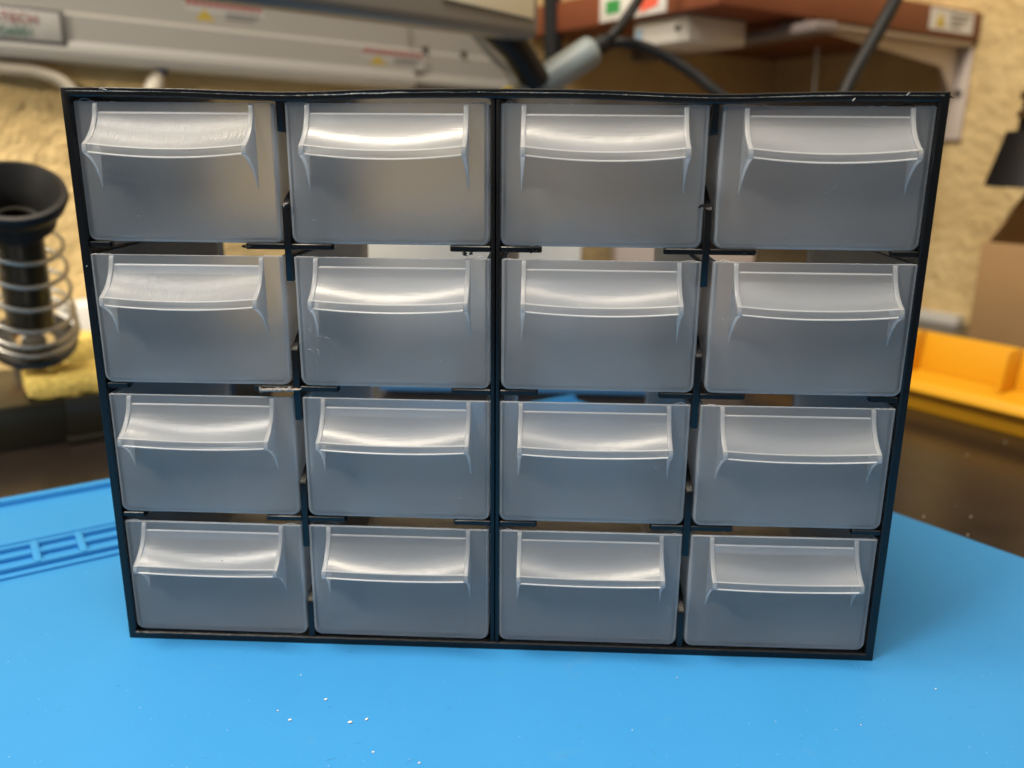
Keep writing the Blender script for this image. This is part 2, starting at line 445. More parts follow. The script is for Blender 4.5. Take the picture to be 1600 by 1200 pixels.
XD = (-.0546, -.0001, .0541)
ROWZ = (.1184, .0800, .0415, .0034)      # drawer floors
SHZ = (.11670, .07800, .03930)           # runner undersides
for s_ in (-1, 1):
    part('center_divider', MB().box(XD[1] + s_ * .00012, XD[1] + s_ * .0012, .0004, CD - .0004, .0021, CH - .0021), M['black'], CAB, bevel=.00025)
for x in (XD[0], XD[2]):
    # notched plates: below each runner a stub from above and one from below, cut away between them at the front
    poly = [(.0006, .0022)]
    zb = [.0022] + [z for z in SHZ[::-1]]
    zt = [z for z in SHZ[::-1]] + [CH - .0023]
    for z0, z1 in zip(zb, zt):
        hgt = z1 - z0
        poly += [(.0006, z0 + hgt * .30), (.0013, z0 + hgt * .32), (.012, z0 + hgt * .45), (.040, z0 + hgt * .5), (.040, z0 + hgt * .78), (.0008, z0 + hgt * .785), (.0006, z0 + hgt * .79)]
    poly += [(.0006, CH - .0023), (CD - .0006, CH - .0023), (CD - .0006, .0022)]
    part('notched_divider', MB().prism([(x - .0009, y, z) for y, z in poly], (.0018, 0, 0)), M['black'], CAB, bevel=.00015, seg=1)
for z in SHZ:
    for x, a, c in ((-CW / 2 + .0022, 0, .0062), (XD[0], .0118, .0118), (XD[1], .0118, .0122), (XD[2], .0102, .0128), (CW / 2 - .0022, .0075, 0)):
        a += rnd.uniform(-.0006, .0006) if a else 0; c += rnd.uniform(-.0006, .0006) if c else 0
        h_ = .0015
        for s_, w in ((-1, a), (1, c)):
            if not w: continue
            g0 = 0 if abs(x) > .1 else (.00122 if abs(x) < .01 else .00092)
            P = [(x + s_ * g0, .0007), (x + s_ * w * .97, .0007), (x + s_ * w, .0016), (x + s_ * w, .003), (x + s_ * w * .86, .0065), (x + s_ * w * .86, CD - .002), (x + s_ * g0, CD - .002)]
            part('runner', MB().prism([(px_, py_, z) for px_, py_ in P], (0, 0, h_)), M['black'], CAB, bevel=.0002, seg=1)
# whitened wear along the top front edge, nicks and torn flash
we = MB()
pts = []
for i in range(150):
    x = -.1085 + .217 * i / 149
    w = .00002 + .00006 * max(0, math.sin(i * .21) * math.sin(i * .057 + 1)) + .00003 * rnd.random() ** 2
    if 40 < i < 60: w += .00005
    zc = CH - .00092 + warp_top(x) + .00006 * math.sin(i * .9) * (1 if 45 < i < 75 else .3)
    pts.append((x, zc, w))
for i in range(149):
    
    (x0, z0, w0), (x1, z1, w1) = pts[i], pts[i + 1]
    y = -.00002
    we.hexa([(x0, y, z0 - w0), (x1, y, z1 - w1), (x1, .0003, z1 - w1), (x0, .0003, z0 - w0), (x0, y, z0 + w0), (x1, y, z1 + w1), (x1, .0003, z1 + w1), (x0, .0003, z0 + w0)])
for px, py, dx, dz in ((158, 138, .0009, .0004), (163, 140, .0013, -.0003), (1419, 147, .0008, .0007), (1334, 156, .0006, .0007), (136, 416, .0003, .0003), (444, 322, .0004, .0005)):
    q = at_y(px, py, 0)
    part('edge_nick', MB().tube([(q.x - dx / 2, -.00004, q.z - dz / 2), (q.x, -.00012, q.z + .0001), (q.x + dx / 2, -.00004, q.z + dz / 2)], .00011, 6), M['worn'], CAB, smooth=40)
part('worn_edge', we, M['worn'], CAB, smooth=40)
# torn grey flash on the runner of the second drawer row
q0 = at_y(406, 608, 0); tf = MB(); rr = []
for i in range(15):
    t = i / 14; x = q0.x + .0115 * t
    w = (.00060 * (1 - t) ** .8 + .00014 + .00025 * math.exp(-((t - .72) / .07) ** 2)) * (1 + .3 * rnd.uniform(-1, 1)); zc = q0.z + .0002 - .0007 * 0 + .0002 * rnd.uniform(-1, 1) - .0003 * (1 - t)
    rr.append([(x, -.0004, zc - w), (x, -.0007, zc), (x, -.0003, zc + w), (x, .0006, zc + w * .6), (x, .0006, zc - w * .6)])
part('torn_flash', tf.loft(rr), M['torn'], CAB, smooth=0)
qs = at_y(1484, 151, 0)
part('burr', MB().tube([(qs.x - .0008, .0006, qs.z + .0003), (qs.x + .0003, .0004, qs.z), (qs.x + .0011, .0003, qs.z - .0003)], [.0004, .00025, .00005], 7), M['black'], CAB)
for k, (px, py, dx) in enumerate(((385, 386, -1), (832, 392, 1), (1170, 396, 1), (730, 397, -.3), (447, 321, .2), (1098, 322, .3))):
    q = at_y(px, py, -.0002); bb = MB()
    for j in range(5):
        a_ = rnd.uniform(-.0012, .0012); c_ = rnd.uniform(-.0004, .0004)
        bb.tube([(q.x + a_, .0006, q.z + c_), (q.x + a_ + rnd.uniform(-.0005, .0005), -.0002, q.z + c_ + rnd.uniform(-.0004, .0004)), (q.x + a_ + rnd.uniform(-.001, .001), .0003, q.z + c_ + rnd.uniform(-.0005, .0003))], [.0003, .00025, .0001], 6)
    part('ragged_burr', bb, M['black'], CAB)

# ------------------------------------------------------------------ drawers (local: front plane y=0, floor z=0)
DW, DH, DD = .0519, .0351, .086
TH = .0011


def ushape(w, z0, r, top, n=7):     # from left top, down, round, to right top
    pts = [(-w / 2, top), (-w / 2, (top + z0) * .5)]
    for i in range(n):
        a = math.pi + (math.pi / 2) * i / (n - 1); pts.append((-w / 2 + r + r * math.cos(a), z0 + r + r * math.sin(a)))
    for i in range(n):
        a = 1.5 * math.pi + (math.pi / 2) * i / (n - 1); pts.append((w / 2 - r + r * math.cos(a), z0 + r + r * math.sin(a)))
    return pts + [(w / 2, (top + z0) * .5), (w / 2, top)]


def tray_mesh():
    def shell(inset, y0, y1, rf):
        rings = []
        for i in range(6):      # rounded front
            a = (math.pi / 2) * i / 5
            d = rf * (1 - math.sin(a)); yy = y0 + rf * (1 - math.cos(a))
            rings.append((d, yy))
        for yy in (y0 + .02, y0 + .05): rings.append((0, yy))
        for i in range(5):
            a = (math.pi / 2) * i / 4
            rings.append((rf * (1 - math.cos(a)), y1 - rf * (1 - math.sin(a))))
        out_ = []
        for d, yy in rings:
            tp = 1 - .012 * (yy / DD)          # a little draft towards the back
            t = inset + d
            out_.append([Vector((x * tp, yy, z)) for x, z in ushape(DW - 2 * t, t, max(.0024 - t * .9, .0006), DH)])
        return out_
    o = shell(0, 0, DD, .0008); i_ = shell(TH, TH, DD - TH, .0006)
    mb = MB(); n = len(o[0])
    mb.loft(o, closed=False, cap=False)
    for k in range(5 * (n - 1)): mb.mi[k] = 1
    mb.loft(i_, closed=False, cap=False)
    for sh in (o, i_):
        mb.add(sh[0], [list(range(n))])
        mb.mi[len(mb.f)] = 3; mb.add(sh[-1], [list(range(n))])      # the back wall is polished
    lo = [r[0] for r in o] + [r[-1] for r in o][::-1]; li = [r[0] for r in i_] + [r[-1] for r in i_][::-1]
    m2 = len(lo)
    q_ = len(mb.f)
    for k in range(m2): mb.mi[q_ + k] = 2
    mb.add(lo + li, [[k, (k + 1) % m2, m2 + (k + 1) % m2, m2 + k] for k in range(m2)])
    return mb


HXW = .0207     # half width of the handle
FT = .0013      # fin thickness
# side profile of the fin: (protrusion, distance below the rim)
FIN = [(-.0003, .0000), (.0003, .0006), (.00055, .0016), (.00105, .0034), (.00185, .0050), (.0029, .0065), (.0042, .0079), (.0057, .0091), (.0074, .0101), (.0078, .0103),
       (.0079, .0112), (.0079, .0120), (.0077, .0125), (.0064, .0130), (.0050, .0138), (.0037, .0148), (.0025, .0160), (.0014, .0177), (.0006, .0194), (.0001, .0209), (-.0003, .0215)]


def fin_mesh(s_):
    x0 = s_ * HXW
    poly = [(x0, -p_, DH - d) for p_, d in FIN]
    n = len(poly)
    th = [FT * (1 - .8 * min(1, max(0, (d - .0128) / .0087)) ** .8) for p_, d in FIN]
    mb = MB().add([Vector(q) for q in poly] + [Vector((q[0] - s_ * t, q[1], q[2])) for q, t in zip(poly, th)],
                  [list(range(n))[::-1], list(range(n, 2 * n))] + [[i, (i + 1) % n, n + (i + 1) % n, n + i] for i in range(n)])
    for k in range(2, len(mb.f)): mb.mi[k] = 1
    return mb


def handle_mesh():
    # outer face of the scoop from its crease to the lip, then the lip and the hollow underside
    up = [(.0000, .0023), (.0004, .00262), (.00048, .0029), (.0009, .0040), (.0015, .0052), (.0024, .0065), (.0036, .0078), (.0050, .0089), (.0065, .0097), (.0072, .01002)]
    lip = [(.00743, .01012), (.00752, .0103), (.00754, .01205), (.0078, .0122), (.0078, .0124), (.0072, .01245), (.0068, .0122)]
    un = [(.0064, .0117), (.0050, .0104), (.0036, .0092), (.0024, .0080), (.0013, .0066), (.0004, .0054), (.0000, .0050)]
    loop = up + lip + un
    rings = []; N = 28
    xi = HXW - FT + .00005
    for k in range(N + 1):
        x = -xi + 2 * xi * k / N; c = 1 - (x / xi) ** 2
        ring = []
        for p_, d in loop:
            t = min(1.04, max(0, p_ / .0075))
            ring.append(Vector((x, -(p_ - .0013 * c * t), DH - (d + .00115 * c * t))))
        rings.append(ring)
    mb = MB().loft(rings)
    n = len(loop); nu = len(up)
    for k in range(N):
        for i in range(nu + 4, n - 1): mb.mi[k * n + i] = 2
        for i in (0, nu - 1, nu, nu + 2, nu + 3, nu + 4): mb.mi[k * n + i] = 1
        mb.mi[k * n + nu + 1] = 2; mb.mi[k * n + nu + 5] = 2
    return mb


ME_TRAY = mesh_of('tray', tray_mesh(), [M['tray'], M['softedge'], M['edge'], M['clear']], smooth=50)
ME_HANDLE = mesh_of('handle', handle_mesh(), [M['handle'], M['edge'], M['clear']], smooth=42)
ME_HANDLE2 = mesh_of('handle', handle_mesh(), [M['scratched'], M['edge'], M['clear']], smooth=42)
ME_FIN = {s_: mesh_of('side_fin', fin_mesh(s_), [M['fin'], M['softedge']], smooth=35, bevel=.00012, seg=2) for s_ in (-1, 1)}

MEAS = {  # drawer centres measured in the cabinet's front plane (mm from the left / mm up)
    0: [28.75, 82.75, 136.8, 191.4], 1: [28.5, 82.9, 137.3, 191.8], 2: [28.7, 82.75, 136.9, 191.1], 3: [28.7, 82.3, 137.0, 191.0]}
ROWN = ('top', 'second', 'third', 'bottom')
COLN = ('leftmost', 'second from the left', 'third from the left', 'rightmost')
EXTRA = {(0, 0): 'with scratched scoop handle', (1, 0): 'with finely scratched scoop handle', (1, 1): 'with scratched front', (3, 0): 'with dark nicks on its handle'}
REC = [[.0012, .0010, .0010, .0012], [.0004, .0006, .0005, .0002], [.0006, .0006, .0006, .0004], [.0007, .0006, .0006, .0006]]
YAW = [[0, .1, 0, -.2], [.3, 0, .1, -.2], [.2, .1, 0, 0], [-.1, .2, -.1, .1]]
ROL = [[.1, 0, .15, 0], [0, -.05, .1, .05], [.1, .15, 0, 0], [.1, .25, -.05, -.05]]
for r in range(4):
    for c in range(4):
        rec = REC[r][c]; k_ = 1 + (rec + .0006) / .221
        x = (MEAS[r][c] * mm - .11 - CAM_C.x) * k_ + CAM_C.x
        lab = 'frosted drawer in the %s row, %s%s' % (ROWN[r], COLN[c], (', ' + EXTRA[r, c]) if (r, c) in EXTRA else '')
        zd = ROWZ[r] - (CAM_C.z - ROWZ[r]) * (k_ - 1) * .85
        d = thing('drawer', (x, rec, zd), lab, 'drawer', 'frosted drawers of the black cabinet')
        d.rotation_euler = (0, math.radians(ROL[r][c]), math.radians(YAW[r][c]))
        for nm, me in (('tray', ME_TRAY), ('handle', ME_HANDLE)):
            if nm == 'handle' and c == 0 and r < 2: me = ME_HANDLE2
            o = bpy.data.objects.new(nm, me); COL.objects.link(o); o.parent = d
            if nm == 'handle':
                for s_ in (-1, 1):
                    f_ = bpy.data.objects.new('side_fin', ME_FIN[s_]); COL.objects.link(f_); f_.parent = o
        if (r, c) == (3, 0):      # dark nicks on the scoop
            for x0, z0, l_ in ((-.0035, .0088, .0012), (-.0012, .0092, .0005), (.0022, .0090, .0007), (.0036, .0086, .0004)):
                pz = DH - z0 - .0009; py_ = -.0040
                bb = MB().tube([(x0, py_ - .00005, pz), (x0 + l_, py_ - .0001, pz - .0002)], .00016, 6)
                o = bpy.data.objects.new('nick', mesh_of('nick', bb, M['ink'], smooth=60)); COL.objects.link(o); o.parent = d
        # ragged moulding flash on the rim by the corners
        def kid(nm, bb, mat):
            o = bpy.data.objects.new(nm, mesh_of(nm, bb, mat, smooth=60)); COL.objects.link(o); o.parent = d
        for s_ in (-1, 1):
            a, e = s_ * (DW / 2 - .0006), s_ * (HXW - .0002)
            n_ = 12; pp = []
            for i in range(n_ + 1):
                t = i / n_
                pp.append((a + (e - a) * t, .0004 + rnd.uniform(-.0002, .0002), DH + .00004 + .00012 * rnd.random()))
            kid('rim_burr', MB().tube(pp, [.00006 + .00010 * rnd.random() for _ in pp], 6), M['burr'])
            if rnd.random() < .55:
                x0 = s_ * (DW / 2 - .0012); x1 = x0 - s_ * rnd.uniform(.002, .0045)
                hh = rnd.uniform(.0004, .0009)
                kid('plastic_curl', MB().tube(bez([(x0, .0003, DH), (x0 * .6 + x1 * .4, .0003, DH + hh), (x1, .0004, DH)], 6), .00008, 6), M['burr'])
        for i in range(rnd.randint(1, 4)):
            xx = rnd.uniform(-.017, .017)
            kid('rim_burr', MB().tube([(xx - .0004, .0003, DH), (xx, .0002, DH + .00012), (xx + rnd.uniform(.0003, .0009), .0003, DH)], .00009, 6), M['burr'])
        # hair-thin scratches on the front
        ns = {(1, 1): 11, (0, 1): 4, (0, 0): 3, (0, 3): 4}.get((r, c), rnd.randint(0, 3))
        for i in range(ns):
            xx, zz = rnd.uniform(-.023, .022), rnd.uniform(.003, .021)
            if (r, c) == (1, 1) and i < 8: xx, zz = rnd.uniform(-.023, -.015), rnd.uniform(.006, .019)
            l_ = rnd.uniform(.0003, .0016); a_ = rnd.uniform(0, 3.1)
            kid('scratch', MB().tube(bez([(xx, .00002, zz), (xx + l_ * .5 * math.cos(a_), -.00002, zz + l_ * .5 * math.sin(a_)), (xx + l_ * .9 * math.cos(a_ + .5), .00002, zz + l_ * .9 * math.sin(a_ + .5))], 4), .00005, 5), M['mark'])

# ------------------------------------------------------------------ right side: shelf, bracket, rail, socket
SZ = .230
SH = thing('wall_shelf', B(.47, -.35, SZ), 'red-brown wooden wall shelf on a pale metal bracket, above the cabinet', 'shelf')
part('board', MB().bbox(.310, WU - .001, -.62 + .175, -.2175, SZ, SZ + .022), M['wood'], SH, bevel=.0015)
br = MB()
bv = -.232
br.bbox(.40, WU - .004, bv - .012, bv + .012, SZ - .004, SZ - .0005)
br.bbox(WU - .005, WU - .0015, bv - .012, bv + .012, SZ - .078, SZ - .0045)
br.prism([B(.43, bv - .0015, SZ - .0045), B(WU - .006, bv - .0015, SZ - .0045), B(WU - .006, bv - .0015, SZ - .045), B(WU - .03, bv - .0015, SZ - .02)], V * .003)
bo = part('bracket', br, M['bracket'], SH, bevel=.0008)
for z_ in (SZ - .040, SZ - .055):
    part('screw', MB().lathe(B(WU - .0065, bv + (.006 if z_ > SZ - .05 else -.006), z_), -U, [(0, -.001), (.0028, -.001), (.0028, .001), (0, .0018)], 16), M['darkmetal'], bo)
# sticker with a yellow warning triangle on the end edge
q = on_v(1455, 20, -.2172); us = q.dot(U)
st = part('warning_sticker', MB().bbox(us, us + .062, -.2175, -.2171, SZ + .004, SZ + .020), M['paper'], SH)
part('warning_triangle', MB().prism([B(us + .008, -.2170, SZ + .007), B(us + .020, -.2170, SZ + .007), B(us + .014, -.2170, SZ + .017)], V * .0003), M['yel_print'], st)
tx = MB()
for i in range(3): tx.bbox(us + .028, us + .056 - .006 * i, -.2170, -.2168, SZ + .0155 - .004 * i, SZ + .0170 - .004 * i)
part('print', tx, M['ink'], st)
# green and red sticker on the front edge
P0, P1 = on_u(938, 30, .3099), on_u(1042, 12, .3099)
v0, v1 = P0.dot(V), P1.dot(V)
st = part('sticker', MB().bbox(.3092, .3100, v0, v1, SZ + .0012, SZ + .0205), M['paper'], SH, bevel=.0003)
dv = v1 - v0
part('green_block', MB().bbox(.3089, .30925, v0 + dv * .10, v0 + dv * .32, SZ + .006, SZ + .015), M['green'], st)
part('red_block', MB().prism([B(.3089, v0 + dv * .62, SZ + .003), B(.3089, v0 + dv * .88, SZ + .006), B(.3089, v0 + dv * .92, SZ + .019), B(.3089, v0 + dv * .70, SZ + .019)], U * .0004), M['orange_red'], st)
# pale cable channel under the shelf
a, c = at_z(960, 104, SZ - .012), at_z(1292, 50, SZ - .012)
dirv = (c - a).normalized(); sd = Vector((dirv.y, -dirv.x, 0)) * .010
b = MB().hexa([a - sd, c - sd, c + sd, a + sd, a - sd + Z * .0070, c - sd + Z * .0070, c + sd + Z * .0070, a + sd + Z * .0070])
solo('cable_channel', b, M['channel'], a, 'pale plastic cable channel running under the red-brown shelf', 'cable channel', bevel=.002)
# socket box
vs_ = [on_u(x_, 50, .318).dot(V) for x_ in (990, 1075)]
PB = thing('power_socket', B(.35, sum(vs_) / 2, SZ - .03), 'small white socket box with pale blue print hanging under the shelf', 'socket')
part('housing', MB().bbox(.318, .375, vs_[0], vs_[1], on_u(1030, 70, .318).z, SZ - .0005), M['white'], PB, bevel=.002)
part('blue_label', MB().bbox(.3175, .3182, vs_[0] + .003, vs_[0] + .009, on_u(1005, 62, .318).z, SZ - .006), M['lightblue'], PB)
part('socket_hole', MB().lathe(B(.3180, on_u(1059, 44, .318).dot(V), on_u(1059, 44, .318).z), -U, [(0, -.001), (.0022, -.001), (.0022, .0006), (0, .0006)], 14), M['rubber'], PB)

# ------------------------------------------------------------------ soldering iron with its cords
SI = thing('soldering_iron', at_y(870, 120, .33), 'grey soldering iron handle tilted behind the cabinet with a black cord', 'soldering iron')
A0, A1 = at_y(815, 150, .33), at_y(930, 76, .34)
part('grip', MB().tube([A0, A0.lerp(A1, .1), A0.lerp(A1, .9), A0.lerp(A1, .97), A1], [.0085, .009, .0095, .0088, .0070], 24), M['irongrey'], SI, smooth=40)
ax_ = (A1 - A0).normalized()
part('tip_ring', MB().tube([A0 - ax_ * .030, A0 - ax_ * .004], [.009, .0098], 20), M['yellow'], SI, smooth=50)
part('strain_relief', MB().tube([A1 - ax_ * .002, A1 + ax_ * .006, A1 + ax_ * .010], [.006, .0055, .004], 16), M['rubber'], SI)
part('cord', MB().tube(bez([A1 + ax_ * .008, at_y(960, 52, .34), at_y(988, 15, .35), at_y(1012, -30, .36), at_y(1040, -110, .37)], 8), .0033, 12), M['rubber'], SI)
b = MB().tube(bez([at_y(935, 78, .36), at_y(965, 66, .36), at_y(1010, 74, .36), at_y(1060, 100, .36), at_y(1110, 136, .355), at_y(1150, 175, .35), at_y(1180, 260, .34)], 8), .0034, 12)
solo('cable', b, M['rubber'], at_y(1180, 260, .34), 'black cable arching down to the right beside the grey iron handle', 'cable')
b = MB().tube(bez([at_y(1425, -60, .34), at_y(1396, 5, .32), at_y(1360, 70, .31), at_y(1322, 140, .30), at_y(1290, 230, .29)], 8), .0042, 14)
solo('cable', b, M['rubber'], at_y(1290, 230, .29), 'thick straight black cable slanting in front of the pale shelf bracket', 'cable')
b = MB().tube([at_y(1277, 75, .45), at_y(1270, 160, .45)], [.0012, .0012], 8)
solo('hanging_rod', b, M['grey'], at_y(1270, 160, .45), 'thin grey rod hanging below the shelf beside the thick black cable', 'rod')

# dark upright stripe between the appliance and the shelf, built as a tube
b = MB().tube([at_y(868, 300, .5), at_y(862, -40, .5)], .0075, 12)
solo('stripe', b, M['rubber'], at_y(868, 300, .5), 'dark upright stripe behind the grey soldering iron', 'stripe')

# ------------------------------------------------------------------ left: long white appliance on the wall
AP = thing('wall_appliance', B(.05, -.36, .185), 'long off-white appliance with warning stickers hanging on the wall above the cabinet', 'appliance')
LA, LB = on_v(-60, 84, -.405), on_v(775, 150, -.405)
dl_ = (LB - LA).normalized(); nn = Vector((dl_.y, -dl_.x, 0)).normalized()        # nn points towards the camera
Lp = LA; Ln = (LB - LA).length


def ap(s, d, z): return Lp + dl_ * s + nn * d + Z * z    # along, towards the viewer, up


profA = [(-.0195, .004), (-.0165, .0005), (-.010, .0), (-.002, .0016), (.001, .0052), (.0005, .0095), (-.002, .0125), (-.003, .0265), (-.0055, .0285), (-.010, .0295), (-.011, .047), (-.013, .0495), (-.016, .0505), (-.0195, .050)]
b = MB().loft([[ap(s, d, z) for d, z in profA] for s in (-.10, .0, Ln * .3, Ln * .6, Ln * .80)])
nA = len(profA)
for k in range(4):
    for i in (1, 2, 3): b.mi[k * nA + i] = 1  # white on the bottom curve paints in light from below
part('housing', b, [M['grey'], M['white']], AP, smooth=35)  # off-white body coloured grey for the shade it hangs in
profE = [(max(d - .004, -.0195), z) for d, z in profA]
part('end_section', MB().loft([[ap(s, d, z) for d, z in profE] for s in (Ln * .803, Ln * 1.0, Ln * 1.09)]), M['grey'], AP, smooth=35)


def sticker(px0, px1, ztop, zbot, dd):
    s0 = (on(px0, 60, nn, Lp.dot(nn) + dd) - Lp).dot(dl_); s1 = (on(px1, 60, nn, Lp.dot(nn) + dd) - Lp).dot(dl_)
    P = lambda s, z, e: ap(s0 + (s1 - s0) * s, dd + e, zbot + (ztop - zbot) * z)
    quad = lambda a0, a1, b0, b1, e0, e1: MB().hexa([P(a0, b0, e0), P(a1, b0, e0), P(a1, b0, e1), P(a0, b0, e1), P(a0, b1, e0), P(a1, b1, e0), P(a1, b1, e1), P(a0, b1, e1)])
    st = part('warning_sticker', quad(0, 1, 0, 1, -.0005, .0003), M['dullpaper'], AP)
    hb = MB()
    for i in range(11): hb.add(quad(.02 + .088 * i, .085 + .088 * i, .70, .97, .0003, .0005).v, quad(0, 1, 0, 1, 0, 1).f)
    part('red_print', hb, M['dullred'], st)
    part('warning_triangle', MB().prism([P(.08, .06, .0003), P(.40, .06, .0003), P(.24, .60, .0003)], nn * .0003), M['dullyellow'], st)
    tb = MB()
    for i in range(3): tb.add(quad(.50, .94 - .07 * i, .46 - .17 * i, .54 - .17 * i, .0003, .0005).v, quad(0, 1, 0, 1, 0, 1).f)
    part('print', tb, M['dullink'], st)


sticker(294, 416, .0464, .0300, -.0108)
sticker(566, 664, .0262, .0140, -.0028)
# name plate at the left end, with lettering
s0 = (on(-70, 40, nn, Lp.dot(nn)) - Lp).dot(dl_); s1 = (on(96, 45, nn, Lp.dot(nn)) - Lp).dot(dl_)
part('plate_border', MB().hexa([ap(s0, -.004, .0085), ap(s1 + .0028, -.004, .0085), ap(s1 + .0028, .0009, .0085), ap(s0, .0009, .0085), ap(s0, -.004, .0283), ap(s1 + .0028, -.004, .0283), ap(s1 + .0028, .0002, .0283), ap(s0, .0002, .0283)]), M['dullink'], AP, bevel=.0006)
pl = part('name_plate', MB().hexa([ap(s0, -.004, .0105), ap(s1, -.004, .0105), ap(s1, .0012, .0105), ap(s0, .0012, .0105), ap(s0, -.004, .0265), ap(s1, -.004, .0265), ap(s1, .0006, .0265), ap(s0, .0006, .0265)]), M['dullpaper'], AP, bevel=.0006)


def lettering(body, px, z, size, mat, parent, name='lettering'):
    cu = bpy.data.curves.new(name, 'FONT'); cu.body = body; cu.size = size; cu.align_x = 'RIGHT'; cu.extrude = .0001
    cu.materials.append(mat)
    t_ = bpy.data.objects.new(name, cu); COL.objects.link(t_)
    me = bpy.data.meshes.new_from_object(t_.evaluated_get(bpy.context.evaluated_depsgraph_get()))
    bpy.data.objects.remove(t_); bpy.data.curves.remove(cu)
    o = bpy.data.objects.new(name, me); COL.objects.link(o)
    s_ = (on(px, 45, nn, Lp.dot(nn)) - Lp).dot(dl_)
    pos = ap(s_, .0016, z)
    Mx = Matrix((dl_, Z, dl_.cross(Z))).transposed().to_4x4(); Mx.translation = pos - ORIG[parent.name]
    o.matrix_local = Mx; o.parent = parent
    return o


lettering('PARTECH', 62, .0195, .0075, M['dullred'], pl)
lettering('MG6001', 54, .0125, .0068, M['dkgreen'], pl)
s2 = (on(62, 5, nn, Lp.dot(nn) - .01) - Lp).dot(dl_)
part('display', MB().hexa([ap(-.10, -.012, .0385), ap(s2, -.012, .0385), ap(s2, -.0085, .0385), ap(-.10, -.0085, .0385), ap(-.10, -.013, .0480), ap(s2, -.013, .0480), ap(s2, -.0095, .0480), ap(-.10, -.0095, .0480)]), M['blue'], AP, bevel=.0005)
for px, py in ((665, 77), (725, 84)):
    q = on(px, py, nn, Lp.dot(nn) - .0065)
    part('screw', MB().lathe(q, nn, [(0, -.002), (.0022, -.002), (.0022, .001), (0, .0014)], 14), M['darkmetal'], AP)
# cream panel with grey frame, in front of the appliance's right end
PN = thing('lamp_panel', at_y(700, 20, .26), 'off-white framed panel with a cream face above the appliance right end', 'panel')
pd = Vector((.62, -.78, 0)).normalized(); pd = Vector((.69, .72, 0)).normalized(); pq = Vector((pd.y, -pd.x, 0))
c1 = on_v(846, 62, -.24); c0 = c1 - pd * .22
zb = c1.z
fr = MB()
Pn = [c0, c1, c1 - pq * .02, c0 - pq * .02]
fr.hexa([q for q in Pn] + [q + Z * .09 for q in Pn])
part('frame', fr, M['grey'], PN, bevel=.006, seg=4)
dq = c1.dot(pq) + .0004; qa = on(832, 30, pq, dq); qb = on(690, -2, pq, dq)
fp = [qb + Z * 0, qa, qa + Z * .07, qb + Z * .07]
part('face', MB().prism([q + pq * .0002 for q in fp], pq * .0012), M['cream'], PN, bevel=.0004)
# loose white cables under the appliance
b = MB().tube(bez([on_v(-80, 92, -.414), on_v(0, 106, -.414), on_v(60, 113, -.414), on_v(105, 134, -.414), on_v(135, 190, -.414), on_v(150, 300, -.414)], 8), .0038, 14)
solo('cable', b, M['cablewhite'], on_v(150, 300, -.414), 'thick white cable bending down below the appliance at the upper left', 'cable')
WP = thing('plug', on_v(250, 130, -.414), 'white plug with a small dark blue cap below the appliance', 'plug')
part('body', MB().tube([on_v(236, 150, -.414), on_v(243, 128, -.414), on_v(250, 112, -.414)], [.0060, .0055, .0032], 14), M['cablewhite'], WP)
part('cap', MB().tube([on_v(252, 114, -.413), on_v(257, 102, -.413)], [.0035, .003], 12), M['blue'], WP)
# white pieces of hardware at the panel's corner
b = MB().tube(bez([on_v(735, 40, -.30), on_v(770, 85, -.30), on_v(800, 118, -.30), on_v(806, 170, -.30)], 6), .0035, 10)
solo('cable', b, M['grey'], on_v(806, 170, -.30), 'grey cable curving down at the right end of the appliance', 'cable')
b = MB().tube([on_v(770, 40, -.26), on_v(805, 75, -.26), on_v(840, 130, -.26)], .009, 12)
solo('swivel_arm', b, M['rubber'], on_v(840, 130, -.26), 'black swivel arm below the framed cream panel', 'arm')
b = MB().tube([on_v(818, 72, -.255), on_v(858, 128, -.255)], .0024, 10)
solo('hose', b, M['bracket'], on_v(858, 128, -.255), 'thin pale hose in front of the black swivel arm', 'hose')

# ------------------------------------------------------------------ left: iron stand, sponges, tray
cup = at_y(18, 300, .15)
ad_ = Vector((.30, -.48, .86)).normalized()
ST = thing('iron_stand', Vector((cup.x, cup.y + .05, TZ)), 'soldering iron stand with black funnel and steel coil spring at the left', 'iron stand')
Rr = .0218
part('funnel', MB().lathe(cup, ad_, [(.0125, -.0165), (.0165, -.0155), (.0172, -.0085), (.0205, -.0062), (Rr + .0006, -.001), (Rr, .0012), (.0195, .0016), (.0178, -.001), (.0135, -.008), (.0110, -.014), (.0108, -.0165)], 48), M['rubber'], ST, smooth=40)
part('tube', MB().lathe(cup, ad_, [(.0106, -.078), (.0106, -.0155), (.0085, -.0155), (.0085, -.078)], 32), M['gloss'], ST, smooth=40)
e_a = ad_.orthogonal().normalized(); e_b = ad_.cross(e_a)
sp = []
turns = 5.6; N = 260
for i in range(N + 1):
    t = i / N
    hgt = -.0165 - .076 * t if t < .75 else -.0165 - .057 - .012 * ((t - .75) / .25)
    rr_ = .0172 + .0038 * t
    a = 2 * math.pi * turns * (t if t < .75 else .75 + (t - .75) * 1.5) * (1)
    sp.append(cup + (e_a * math.cos(a) + e_b * math.sin(a)) * rr_ + ad_ * hgt)
part('coil_spring', MB().tube(sp, .00115, 8), M['steel'], ST, smooth=60)
fb = cup - ad_ * .088
zb_ = on_v(100, 621, -.281).z
part('foot_ring', MB().lathe(fb, ad_, [(.010, -.005), (.0195, -.005), (.0205, -.003), (.0195, -.001), (.010, -.001)], 40), M['darkmetal'], ST, smooth=40)
part('leg', MB().tube([fb - ad_ * .004, fb - ad_ * .016 + Vector((0, .004, -.004)), Vector((fb.x, fb.y + .022, zb_ - .001))], [.006, .005, .006], 14), M['darkmetal'], ST)
vf = -.279
def zz(px, py, v): return on_v(px, py, v).z
ztop = zz(120, 632, vf)
